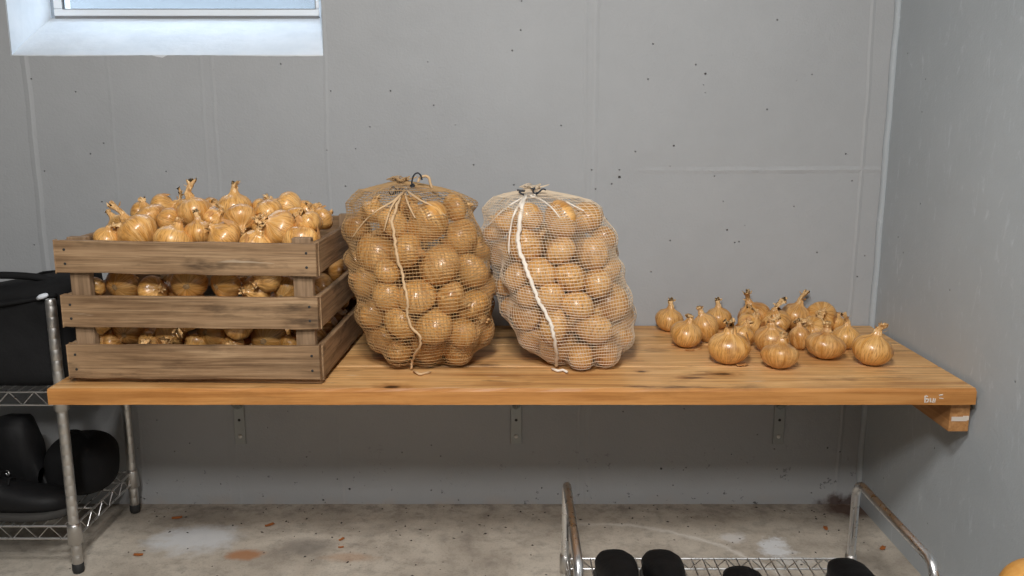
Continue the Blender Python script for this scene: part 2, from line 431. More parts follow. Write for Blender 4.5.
for (a, b, c, d) in ((gx0-.001, gx1+.001, gz0-.0018, gz0), (gx0-.0018, gx0, gz0, fz1-.05), (gx1, gx1+.0018, gz0, fz1-.05)):
    m.box(a, b, y0-.001, y0+.012, c, d)
rel(m).build('glazing_bead', M_gap, wr)
gt = NT('frosted_glass')
tr = gt.n.new('ShaderNodeBsdfTranslucent'); tr.inputs[0].default_value = (.55, .58, .60, 1)
tp = gt.n.new('ShaderNodeBsdfTransparent'); gl = gt.n.new('ShaderNodeBsdfGlossy'); gl.inputs['Roughness'].default_value = .2
mx = gt.n.new('ShaderNodeMixShader'); mx.inputs[0].default_value = .88
mx2 = gt.n.new('ShaderNodeMixShader'); mx2.inputs[0].default_value = .06
gt.l(tr.outputs[0], mx.inputs[1]); gt.l(tp.outputs[0], mx.inputs[2]); gt.l(mx.outputs[0], mx2.inputs[1]); gt.l(gl.outputs[0], mx2.inputs[2])
gt.l(mx2.outputs[0], gt.n['Material Output'].inputs['Surface'])
m = MB(); m.box(gx0, gx1, y0+.014, y0+.018, gz0, fz1-.05); rel(m).build('pane', gt.m, wr)
# light well outside: a pale retaining wall
m = MB(); m.box(-1.9, .1, D+.85, D+.95, .9, 1.72); m.box(-1.9, .1, D+.3, D+.95, .8, 1.30)
struct(m.build('wall_outside', simple('well_render', (.27, .28, .285), .9)))

# ---------------------------------------------------------------- wall shelf
shelf = empty('wall_shelf', (0, D, T)); tag(shelf, 'long wooden plank shelf fixed to the grey wall on steel brackets', 'shelf')
def relp(m, root):
    m.v = [(x-root.location.x, y-root.location.y, z-root.location.z) for x, y, z in m.v]; return m
SL, SR, SF, TH = -1.008, 1.008, 1.817, .036
edges = [SF, SF+.175, SF+.372, D-.006]
# planks: one mesh per board so each keeps its own crisp edge; coordinates stay in world space for the grain
def offset_origin(o, root):
    o.matrix_parent_inverse = Matrix.Translation(-Vector(root.location)); return o
m = MB()
for i in range(3):
    a, b = edges[i], edges[i+1]-.0025
    n = 40
    # top surface slightly wavy, worn front edge
    vs = []
    for k in range(n+1):
        x = SL+(SR-SL)*k/n
        e = .0015*sin(k*1.9+i)+.001*sin(k*5.1)
        e2 = (.0035*abs(sin(k*.83)*sin(k*2.3)) if i == 0 else 0)
        vs += [(x, a+e*.5, T-TH), (x, a+e*.5, T-.006-e2*.4), (x, a+.004+e*.5+e2, T-.0004), (x, b, T-.0004), (x, b, T-TH)]
    fs = [(5*k+j, 5*k+5+j, 5*k+5+(j+1) % 5, 5*k+(j+1) % 5) for k in range(n) for j in range(5)]
    fs += [(4, 3, 2, 1, 0), tuple(5*n+j for j in range(5))]
    m.add(vs, fs)
for i in range(2):   # tongue between boards
    m.box(SL+.001, SR-.001, edges[i+1]-.004, edges[i+1]+.002, T-TH+.002, T-.004)
tt = m.build('shelf_top', M_table, shelf); offset_origin(tt, shelf)
tt.data.materials.append(M_tfront)
for p in tt.data.polygons:
    if p.normal.y < -.6 and p.center.y < SF+.01: p.material_index = 1
m = MB(); m.box(.966, 1.010, SF+.022, D-.002, .437, T-TH-.0005)
c = m.build('support_cleat', wood_mat('cleat_wood', (.28, .12, .035), (.45, .22, .08), (.56, .31, .13), 1, 1, False, .5, stain=.3), shelf, bevel=.002); offset_origin(c, shelf)
m = MB(); m.box(.970, 1.004, SF+.0212, SF+.023, .462, .472); m.box(.995, 1.008, SF+.0211, SF+.023, .464, .474)
offset_origin(m.build('paint_smear', M_paint, c), shelf)
# chalky hand-painted mark on the front edge
m = MB(); yk = SF-.0012
def stroke(pts, w=.0026):
    m.tube([(x, yk+.001, z) for x, z in pts], w*.85, 5)
bx, bz = .896, .5125
stroke([(bx, bz+.015), (bx+.001, bz), (bx+.007, bz+.001), (bx+.008, bz+.007), (bx+.001, bz+.008)], .0024)
stroke([(bx+.001, bz+.015), (bx+.006, bz+.013)], .002)
stroke([(bx+.012, bz+.010), (bx+.013, bz+.001), (bx+.018, bz), (bx+.019, bz+.010)])
stroke([(bx+.023, bz+.009), (bx+.022, bz)], .0018)
stroke([(bx+.030, bz+.016), (bx+.038, bz+.018)], .0022); stroke([(bx+.031, bz+.010), (bx+.040, bz+.009)], .0016)
offset_origin(m.build('painted_mark', M_paint, shelf), shelf)
for px in (-.787, .012, .772):
    m = MB(); w = .0155
    m.box(px-w, px+w, D-.005, D-.0005, .188, T-TH-.001)
    m.box(px-w, px+w, D-.44, D-.003, T-TH-.005, T-TH-.001)
    # diagonal brace, U section
    p0 = Vector((px, D-.006, .30)); p1 = Vector((px, D-.30, T-TH-.006))
    for s in (-1, 1):
        m.tube([p0+Vector((s*.008, 0, 0)), p1+Vector((s*.008, 0, 0))], .004, 4)
    m.tube([p0, p1], .007, 4)
    b = m.build('bracket', M_zinc, shelf, bevel=.001); offset_origin(b, shelf)
    m = MB()
    m.lathe([(.006, 0), (.006, .002), (.002, .004)], 12, Matrix.Translation((px, D-.005, .212)) @ Matrix.Rotation(pi/2, 4, 'X'))
    s_ = m.build('screw', M_chrome, b); s_.matrix_parent_inverse = b.matrix_parent_inverse.copy()
    s_.matrix_parent_inverse = Matrix.Translation(-Vector(shelf.location)) @ Matrix.Identity(4); s_.matrix_parent_inverse = Matrix.Identity(4)
    m = MB(); m.lathe([(.0042, 0), (.0042, .0006)], 12, Matrix.Translation((px, D-.005, .262)) @ Matrix.Rotation(pi/2, 4, 'X'))
    s_ = m.build('screw_hole', M_rubber, b); s_.matrix_parent_inverse = Matrix.Identity(4)
for o_ in (c,):
    for ch in o_.children: ch.matrix_parent_inverse = Matrix.Identity(4)

# ---------------------------------------------------------------- onion kinds
def bulb_mesh(name, sq, neckw, seed, tall=1.0, bias=0):
    """unit onion: equator radius 1, axis z; sq flattens it, neckw is the neck's radius"""
    r_ = random.Random(seed); n = 36
    prof = [(.04, -.86), (.16, -.87), (.34, -.82), (.56, -.70), (.76, -.52), (.91, -.28), (.99, -.04), (1., .10), (.98, .26), (.91, .44), (.79, .60), (.62, .72), (.43, .81), (.30, .88), (neckw+.04, .98), (neckw, 1.12), (neckw*.9, 1.20)]
    ph = [r_.random()*6.28 for _ in range(6)]
    vs = []
    for i, (r, z) in enumerate(prof):
        z2 = z*sq*tall if z < .8 else .8*sq*tall+(z-.8)*tall
        for k in range(n):
            a = 2*pi*k/n
            rr = r*(1+.028*sin(2*a+ph[0])+.018*sin(3*a+ph[1])+.008*sin(9*a+ph[2]))
            if z > .7: rr *= 1+.10*sin(7*a+ph[3])+.06*sin(11*a+ph[4])
            vs.append((rr*cos(a)+bias*max(0, z)*.22, rr*sin(a), z2+.015*sin(a*2+ph[5])))
    m_ = MB(); mm = len(prof)
    m_.add(vs, [(i*n+k, i*n+(k+1) % n, (i+1)*n+(k+1) % n, (i+1)*n+k) for i in range(mm-1) for k in range(n)]+[tuple(range(n))[::-1], tuple((mm-1)*n+k for k in range(n))])
    top = .8*sq*tall+.32*tall
    return m_.mesh(name), top
def stalk_mesh(name, top, w, length, bend, seed, flare=1.3, tw=1.5, bias=0):
    r_ = random.Random(seed); n = 12; L = 10; vs = []
    for i in range(L+1):
        u = i/L
        rr = w*(1.12-.35*sin(min(1, u*1.4)*pi*.75))*(1 if u < .7 else 1+(flare-1)*(u-.7)/.3)
        cx = bend*u*u*length+bias*.22+ .05*sin(u*7+seed); cy = .05*sin(u*5+seed*2)
        z = top-.16+u*length*(1-.35*abs(bend)*u)
        for k in range(n):
            a = 2*pi*k/n+tw*u
            q = rr*(1+.28*sin(3*a+seed)+.15*sin(5*a+seed*3))
            zz = z+(.10*sin(k*2.7+seed)*flare if i == L else 0)
            vs.append((cx+q*cos(a), cy+q*sin(a)*.8, zz))
    m_ = MB()
    m_.add(vs, [(i*n+k, i*n+(k+1) % n, (i+1)*n+(k+1) % n, (i+1)*n+k) for i in range(L) for k in range(n)]+[tuple(L*n+k for k in range(n))])
    for q in range(4):      # loose papery tatters at the end and the shoulder
        a = r_.random()*6.28; h0 = top+length*(.2+.6*r_.random())-.1; cx = bend*length*.6
        p0 = Vector((cx+w*cos(a), w*sin(a), h0)); d = Vector((cos(a), sin(a), .8)).normalized()
        s = Vector((-sin(a), cos(a), 0))*w*.6
        m_.add([p0-s, p0+s, p0+d*.16+s*.7, p0+d*.16-s*.5, p0+d*.26+s*.2], [(0, 1, 2, 3), (3, 2, 4)])
    return m_.mesh(name)
def root_mesh(name, sq, seed):
    r_ = random.Random(seed); m_ = MB()
    z = -.86*sq
    m_.lathe([(.17, z+.02), (.18, z-.01), (.12, z-.03)], 10)
    for k in range(14):
        a = r_.random()*6.28; q = .13*r_.random()+.04
        p = Vector((q*cos(a), q*sin(a), z-.01))
        m_.tube([p, p+Vector((cos(a)*.05, sin(a)*.05, -.035)), p+Vector((cos(a+.6)*.13, sin(a+.6)*.13, -.04))], [.012, .009, .004], 4)
    return m_.mesh(name)
def flap_mesh(name, sq, seed):
    """a torn curl of papery skin standing off the shoulder"""
    r_ = random.Random(seed); a0 = r_.random()*6.28; vs = []
    for j in range(5):
        v_ = j/4
        for i in range(6):
            u = i/5-.5; a = a0+u*.75*(1-v_*.5)
            th = .35+v_*.55; off = 1.015+.20*v_*v_+.04*sin(i*2.1)
            vs.append((off*cos(th)*cos(a), off*cos(th)*sin(a), off*sin(th)*sq))
    m_ = MB(); m_.add(vs, [(j*6+i, j*6+i+1, j*6+i+7, j*6+i+6) for j in range(4) for i in range(5)])
    return m_.mesh(name)
# kind: (flatten, neck radius, stalk length, bend, flare, tall, flap, bias)
KINDS = {
 'upright': (.90, .19, .62, .15, 1.25, 1.0, False, 0),
 'long':    (.92, .19, 1.0, .40, 1.35, 1.0, False, 0),
 'wide':    (.76, .20, .50, .3, 1.2, 1.0, False, .3),
 'slender': (1.10, .20, .55, .05, 1.2, 1.15, False, 0),
 'ragged':  (.90, .24, .60, .4, 1.6, 1.0, True, 0),
 'folded':  (.84, .20, .75, 1.1, 1.6, 1.0, True, .2),
 'short':   (.90, .20, .32, .1, 1.25, 1.0, False, 0),
 'plain':   (.88, .15, .16, .2, 1.3, 1.0, True, 0),
}
MESH = {}
for i, (k, (sq, nw, sl, bd, fl, tall, flap, bias)) in enumerate(KINDS.items()):
    b, top = bulb_mesh('onion_bulb', sq, nw, i+1, tall, bias)
    s = stalk_mesh('dry_stalk', top, nw*1.05, sl, bd, i+2, fl, bias=bias)
    r = root_mesh('root_tuft', sq*tall, i+5)
    f = flap_mesh('loose_skin', sq*tall, i+9) if flap else None
    for me, mt in ((b, M_onion), (s, M_stalk), (r, M_root), (f, M_flake)):
        if me:
            me.transform(Matrix.Scale(.04, 4))
            me.materials.append(mt); me.polygons.foreach_set('use_smooth', [True]*len(me.polygons))
    MESH[k] = (b, s, r, f)
ONIONS = []
def onion(loc, r, kind, axis=(0, 0, 1), spin=0, label='', group=None, parts=3):
    """axis points from root to neck"""
    b, s, rt, f = MESH[kind]
    o = bpy.data.objects.new('onion', b); COL.objects.link(o)
    q = Vector(axis).normalized().to_track_quat('Z', 'Y'); 
    o.rotation_euler = (q.to_matrix() @ Matrix.Rotation(spin, 3, 'Z')).to_euler()
    o.location = loc; k = r/.04; o.scale = (k, k, k)
    for nm, me in (('dry_stalk', s), ('root_tuft', rt), ('loose_skin', f)):
        if me is None: continue
        if nm == 'root_tuft' and parts < 3: continue
        if nm == 'loose_skin' and parts < 2: continue
        c_ = bpy.data.objects.new(nm, me); COL.objects.link(c_); c_.parent = o
    tag(o, label, 'onion', group); ONIONS.append(o)
    return o

ORD = ['first', 'second', 'third', 'fourth', 'fifth', 'sixth', 'seventh', 'eighth', 'ninth', 'tenth', 'eleventh', 'twelfth']

# ---------------------------------------------------------------- loose onions on the shelf
G = 'loose onions on the right end of the shelf'
# px, py (centre), radius px, kind, axis, spin, label
loose = [
 (669, 320, 14.5, 'upright', (.10, 0, 1), 0, 'leftmost loose onion on the shelf, upright, back against the wall'),
 (686, 334.5, 16.5, 'short', (.20, -.1, 1), 1, 'round shiny onion at front left of the loose group, pale flakes at its foot'),
 (706, 328, 13, 'slender', (-.35, 0, 1), 2, 'narrow onion leaning left between the two small upright left onions'),
 (717, 317, 13.5, 'upright', (-.05, 0, 1), 3, 'upright onion against the wall, second of the back row from the left'),
 (729, 348, 20.5, 'ragged', (.02, -.05, 1), 4, 'largest loose onion at the front with pleated ragged neck and a skin flake before it'),
 (753, 315, 16, 'long', (-.45, 0, 1), .3, 'loose onion with the tallest crooked stalk, standing at the wall'),
 (750, 325, 14, 'folded', (.5, -.35, 1), 2.2, 'small onion with folded pale neck, directly below the tall crooked stalked one'),
 (742, 336, 12.5, 'ragged', (.35, .2, .8), 5, 'onion with torn skin tucked behind the largest front onion'),
 (776, 322, 15, 'folded', (-.3, -.3, .9), 1.2, 'onion with flaking shoulder in the middle of the loose pile'),
 (793, 315, 15.5, 'long', (.25, 0, 1), 5.5, 'onion with straight upright stalk against the wall, right of centre'),
 (771, 339, 17, 'ragged', (-.1, -.2, 1), .8, 'onion with a bright highlight just behind the lone front centre onion'),
 (779.5, 356, 19, 'wide', (.10, .25, 1), 2.5, 'squat onion lying front centre, nearest the shelf edge'),
 (800, 338, 11, 'slender', (-.12, 0, 1), .4, 'slim pointed small onion squeezed in the centre of the pile'),
 (813, 329, 13.5, 'folded', (-.4, -.6, .6), 3.3, 'onion with curled loose skin behind the wide oval front onion'),
 (821, 316, 15, 'ragged', (-.25, -.9, .45), 4.4, 'onion at the wall with its pale torn neck facing the viewer'),
 (836, 323, 10, 'plain', (.3, .2, 1), 1.3, 'smallest onion, half hidden at the right of the back row'),
 (846, 337.5, 14.5, 'long', (.03, 0, 1), 1.9, 'onion with tall straight thick neck, right of the wide oval one'),
 (825, 346, 19.5, 'wide', (.16, .12, 1), .2, 'wide oval glossy onion tilted right in the front row'),
 (872, 350, 19.5, 'upright', (.22, -.05, 1), 4.1, 'rightmost loose onion, broad with a small knobbly neck'),
]
for px, py, rp, kind, ax, sp, lab in loose:
    c_ = on_z(px, py, T+.038); zc = c_.y*cos(PITCH)+(CAM_H-c_.z)*sin(PITCH); r = rp*zc/FPX
    sq = KINDS[kind][0]*KINDS[kind][5]
    a = Vector(ax).normalized()
    hgt = r*sqrt((.86*sq*a.z)**2+(1-a.z*a.z))
    c_ = on_z(px, py, T+hgt)
    onion((c_.x, min(c_.y, D-r-.004), T+hgt-.0005), r, kind, ax, sp, lab, G)
def flake(loc, s, mat, lab, rz=0, grp=None, name='onion_skin_flake'):
    r_ = random.Random(int(abs(loc[0]*1000))); m_ = MB(); vs = []
    for j in range(4):
        for i in range(5):
            u = i/4-.5; v_ = j/3-.5
            w = s*(1-.6*abs(u))
            vs.append((u*s*2.0, v_*w+r_.random()*s*.15, .0012+s*.45*(u*u+v_*v_*1.5)+r_.random()*s*.05))
    m_.add(vs, [(j*5+i, j*5+i+1, j*5+i+6, j*5+i+5) for j in range(3) for i in range(4)])
    o = m_.build(name, mat, None, True); sd = o.modifiers.new('solid', 'SOLIDIFY'); sd.thickness = .0008
    o.location = loc; o.rotation_euler = (0, 0, rz); return tag(o, lab, 'onion skin', grp)
for px, py, s, lab, rz in ((676, 345.5, .012, 'curled strip of skin left of the round shiny onion', .3), (690, 351, .011, 'thin flat skin sliver on the shelf beneath the round shiny onion', -.1), (743, 366, .016, 'triangular pale skin flake before the largest loose onion', .5), (700, 349, .006, 'tiny skin crumb under the right of the round shiny onion', 1)):
    flake(on_z(px, py, T), s, M_flake, lab, rz, 'skin flakes on the shelf')

# ---------------------------------------------------------------- crate
CX0, CX1, CY0, CY1 = -1.002, -.424, 1.866, 2.372
crate = empty('wooden_crate', (-.688, 2.095, T), radians(-2.0)); tag(crate, 'weathered slatted wooden crate heaped with onions on left end of shelf', 'crate')
MC = Matrix.Translation(crate.location) @ Matrix.Rotation(radians(-2.0), 4, 'Z')
hw, hd = .283, .233
def slat(x0, x1, y0, y1, z0, z1, mat, rot=0, name='slat'):
    """box with its own origin at its middle, slightly uneven"""
    m_ = MB(); cx, cy, cz = (x0+x1)/2, (y0+y1)/2, (z0+z1)/2; n = 10; vs = []
    lx = (x1-x0) > (y1-y0)
    L = (x1-x0) if lx else (y1-y0); Wd = (y1-y0) if lx else (x1-x0); Hh = z1-z0
    for k in range(n+1):
        u = (k/n-.5)*L; e1 = .0012*rng.uniform(-1, 1); e2 = .0012*rng.uniform(-1, 1)
        for a, b in ((-1, -1), (1, -1), (1, 1), (-1, 1)):
            p_ = (u, a*Wd/2, b*Hh/2+(e1 if b > 0 else e2)); vs.append(p_ if lx else (p_[1], p_[0], p_[2]))
    fs = [(4*k+j, 4*k+(j+1) % 4, 4*k+4+(j+1) % 4, 4*k+4+j) for k in range(n) for j in range(4)]+[(0, 1, 2, 3), (4*n+3, 4*n+2, 4*n+1, 4*n)]
    if lx: fs = [f[::-1] for f in fs]
    m_.add(vs, fs); o = m_.build(name, mat, crate, bevel=.0018); o.location = (cx, cy, cz); o.rotation_euler = (0, rot if lx else 0, 0)
    if not lx: o.rotation_euler = (rot, 0, 0)
    return o
TH2 = .014
levels = [(.012, .088), (.127, .197), (.246, .316)]
fr = [(-.281, .279), (-.283, .280), (-.287, .281)]
for (z0, z1), (xa, xb), rt in zip(levels, fr, (-.004, .002, .010)):
    s_ = slat(xa, xb, -hd-TH2, -hd, z0, z1, M_crate, rt)
    for sx in (-1, 1):
        for dz in (.28, .72):      # nail heads
            m_ = MB(); m_.lathe([(.0030, 0), (.0030, .0008), (.001, .0014)], 8, Matrix.Translation((sx*.262, -TH2/2, (dz-.5)*(z1-z0))) @ Matrix.Rotation(pi/2, 4, 'X'))
            m_.build('nail', M_rubber, s_)
    slat(xa, xb, hd, hd+TH2, z0, z1, M_crate, -rt)
    slat(hw-TH2-.002, hw-.002, -hd+.0005, hd-.0005, z0, z1, M_crate_y, .004)
    slat(-hw+.002, -hw+.002+TH2, -hd+.0005, hd-.0005, z0, z1, M_crate_y, -.004)
pw = .042; pd = .022
for sx in (-1, 1):
    for sy in (-1, 1):
        xa = sx*(hw-TH2-.003-pw/2); ya = sy*(hd-.001-pd/2)
        m_ = MB(); m_.box(-pw/2, pw/2, -pd/2, pd/2, -.158, .158+(.006 if sy > 0 else .004))
        p_ = m_.build('corner_post', M_crate_z, crate, bevel=.002); p_.location = (xa, ya, .158+.004)
m_ = MB()
m_.box(-hw+TH2+.004, hw-TH2-.004, -hd+.001, hd-.001, .012, .020)
m_.build('base_board', M_crate, crate)
for y_ in (-hd+.002, hd-.002-.04):
    m_ = MB(); m_.box(-hw+.006, hw-.006, y_, y_+.04, 0, .0115)
    m_.build('base_batten', M_crate, crate, bevel=.002)

# onions in the crate: fixed ones seen in the photo, then filler beneath
def cw(p): return MC.inverted() @ Vector(p)
def at_depth(px, py, d):     # d = depth inside the crate from its front face, measured along the crate's own y
    s, a, b = ray(px, py); o_ = cw((0, 0, CAM_H)); e_ = cw(Vector((s, a, b))+Vector((0, 0, CAM_H))); dr = e_-o_
    k = (-hd+d-o_.y)/dr.y; return o_+dr*k
top_rows = {
 'front': [(107, 238, 13, 'folded', (.3, -.3, .9), .05), (138, 234, 21, 'long', (-.62, .1, .75), .07), (173, 243, 20, 'short', (.2, .3, .9), .055), (199, 233, 15, 'upright', (-.05, 0, 1), .085), (225, 238, 18, 'plain', (-.6, -.2, .6), .06), (257, 245, 17, 'ragged', (.3, -.3, .8), .05), (279, 229, 19, 'plain', (-.4, -.4, .4), .075), (304, 242, 19, 'ragged', (.1, .5, .8), .06), (322, 224, 14, 'plain', (-.5, 0, .7), .085)],
 'middle': [(122, 228, 12, 'slender', (-.6, 0, .8), .14), (150, 217, 16, 'wide', (-.5, 0, .9), .15), (168, 220, 13, 'short', (.8, .2, -.3), .13), (195, 213, 18, 'long', (-.3, .1, 1), .15), (214, 219, 13, 'folded', (.6, -.2, .5), .15), (241, 218, 16.5, 'upright', (.2, -.6, -.5), .14), (264, 226, 12, 'ragged', (-.2, -.5, .4), .13), (268, 212, 15, 'short', (.5, 0, -.6), .17), (297, 220, 13, 'upright', (0, -.6, .2), .15), (311, 224, 12, 'long', (.05, 0, 1), .13)],
 'back': [(140, 213, 11, 'plain', (.9, 0, .1), .27), (163, 209, 15, 'folded', (1, 0, .3), .27), (186, 212, 13, 'short', (0, .5, 0), .27), (212, 211, 13, 'plain', (.5, .5, .2), .28), (235, 208, 17, 'upright', (0, .05, 1), .25), (262, 210, 12, 'plain', (.5, 0, .3), .28), (289, 208, 16, 'long', (-.95, .1, .35), .25), (306, 214, 14, 'short', (.4, .3, .3), .27), (322, 219, 12, 'plain', (.4, .3, .3), .25)],
}
slots = {
 'upper gap of the crate front': [(96, 286, 10, 'folded', (-.2, -.8, -.3)), (122, 284, 17, 'wide', (.2, .8, .1)), (152, 291, 15, 'plain', (.7, -.5, .3)), (189, 283, 18, 'wide', (-.1, .8, .1)), (225, 284, 17, 'wide', (.5, .8, .1)), (257, 291, 16, 'plain', (-.4, -.6, .1)), (286, 289, 14, 'plain', (.2, .7, .5))],
 'lower gap of the crate front': [(98, 340, 12, 'folded', (-.5, -.8, .1)), (128, 330, 16, 'wide', (0, .8, .2)), (113, 343, 13, 'wide', (.9, 0, .3)), (150, 342, 11, 'ragged', (.2, -1, .3)), (172, 333, 16, 'ragged', (.1, -1, -.3)), (197, 345, 13, 'wide', (0, .7, .5)), (212, 332, 16, 'wide', (.3, .8, -.2)), (233, 345, 12, 'folded', (-.2, -.9, .3)), (268, 337, 19, 'wide', (.1, .9, .1)), (290, 346, 13, 'wide', (.5, .5, .6))],
}
fixed = []       # (centre in crate frame, r)
def crate_onion(pl, r, kind, ax, lab, grp, parts=3):
    w = MC @ pl; onion(w, r, kind, ax, rng.random()*6.28, lab, grp, parts)
for row, lst in top_rows.items():
    lst.sort(key=lambda q: q[0])
    for i, (px, py, rp, kind, ax, d) in enumerate(lst):
        p_ = at_depth(px, py, d); r = rp*(MC @ p_).y*1.02/FPX
        p_.x = max(-hw+TH2+r*.95, min(hw-TH2-r*.95, p_.x)); 
        fixed.append((p_, r))
        crate_onion(p_, r, kind, ax, 'onion heaped in the open crate top, %s row, %s from the left' % (row, ORD[i]), 'onions heaped on top of the crate')
for slot, lst in slots.items():
    lst.sort(key=lambda q: q[0])
    for i, (px, py, rp, kind, ax) in enumerate(lst):
        r = rp*1.97/FPX; p_ = at_depth(px, py, r+.026 if 95 < px < 285 else r+.03)
        fixed.append((p_, r))
        crate_onion(p_, r, kind, ax, 'onion showing through the %s, %s from the left' % (slot, ORD[i]), 'onions seen between the crate slats')
# filler by relaxation
def relax(free, fixed, contain, it=160, seed=1):
    F = np.array([[*p, r] for p, r in free]); X = np.array([[*p, r] for p, r in fixed]) if fixed else np.zeros((0, 4))
    for k in range(it):
        A = np.vstack([F, X]); d = F[:, None, :3]-A[None, :, :3]; dist = np.sqrt((d**2).sum(2))+1e-9
        ov = (F[:, None, 3]+A[None, :, 3])*.96-dist; ov[np.arange(len(F)), np.arange(len(F))] = 0
        ov = np.maximum(ov, 0); w = np.ones(len(A)); w[len(F):] = 2
        F[:, :3] += ((d/dist[:, :, None])*(ov*w*.42)[:, :, None]).sum(1)
        F[:, 2] -= .0006
        for i in range(len(F)): F[i, :3] = contain(F[i, :3], F[i, 3])
    return F, X
def box_contain(p, r):
    return (max(-hw+TH2+r, min(hw-TH2-r, p[0])), max(-hd+r, min(hd-r, p[1])), max(.02+r, min(.27-r, p[2])))
rr = random.Random(8)
free = [(Vector((rr.uniform(-.24, .24), rr.uniform(-.2, .22), rr.uniform(.05, .24))), rr.uniform(.030, .041)) for _ in range(104)]
F, X = relax(free, fixed, box_contain)
nfill = 0
for q in F:
    p_ = Vector(q[:3]); r = q[3]
    depth = min(p_.y+hd, hw-p_.x, hw+p_.x, .34-p_.z)
    if depth > .125: continue
    gap = min([(p_-a).length-(r+b) for a, b in fixed]+[0])
    if gap < -.028: continue
    ax = Vector((rr.uniform(-1, 1), rr.uniform(-1, 1), rr.uniform(-.6, 1)))
    if p_.x > .17: side = 'against the right slats inside the crate, partly seen through their gaps'; ax = Vector((1, rr.uniform(-.5, .5), .1))
    elif p_.y < -.15: side = 'packed behind the crate front slats, almost hidden'
    elif p_.z > .2: side = 'under the heap at the crate top, almost hidden by others'
    else: side = 'deep in the crate behind its left slats, almost hidden'
    crate_onion(p_, r*.98, rr.choice(['short', 'plain', 'upright', 'wide', 'short']), ax, 'onion '+side, 'onions packed inside the crate ('+side.split(',')[0].split(' ')[0]+' side)', 1)
    nfill += 1

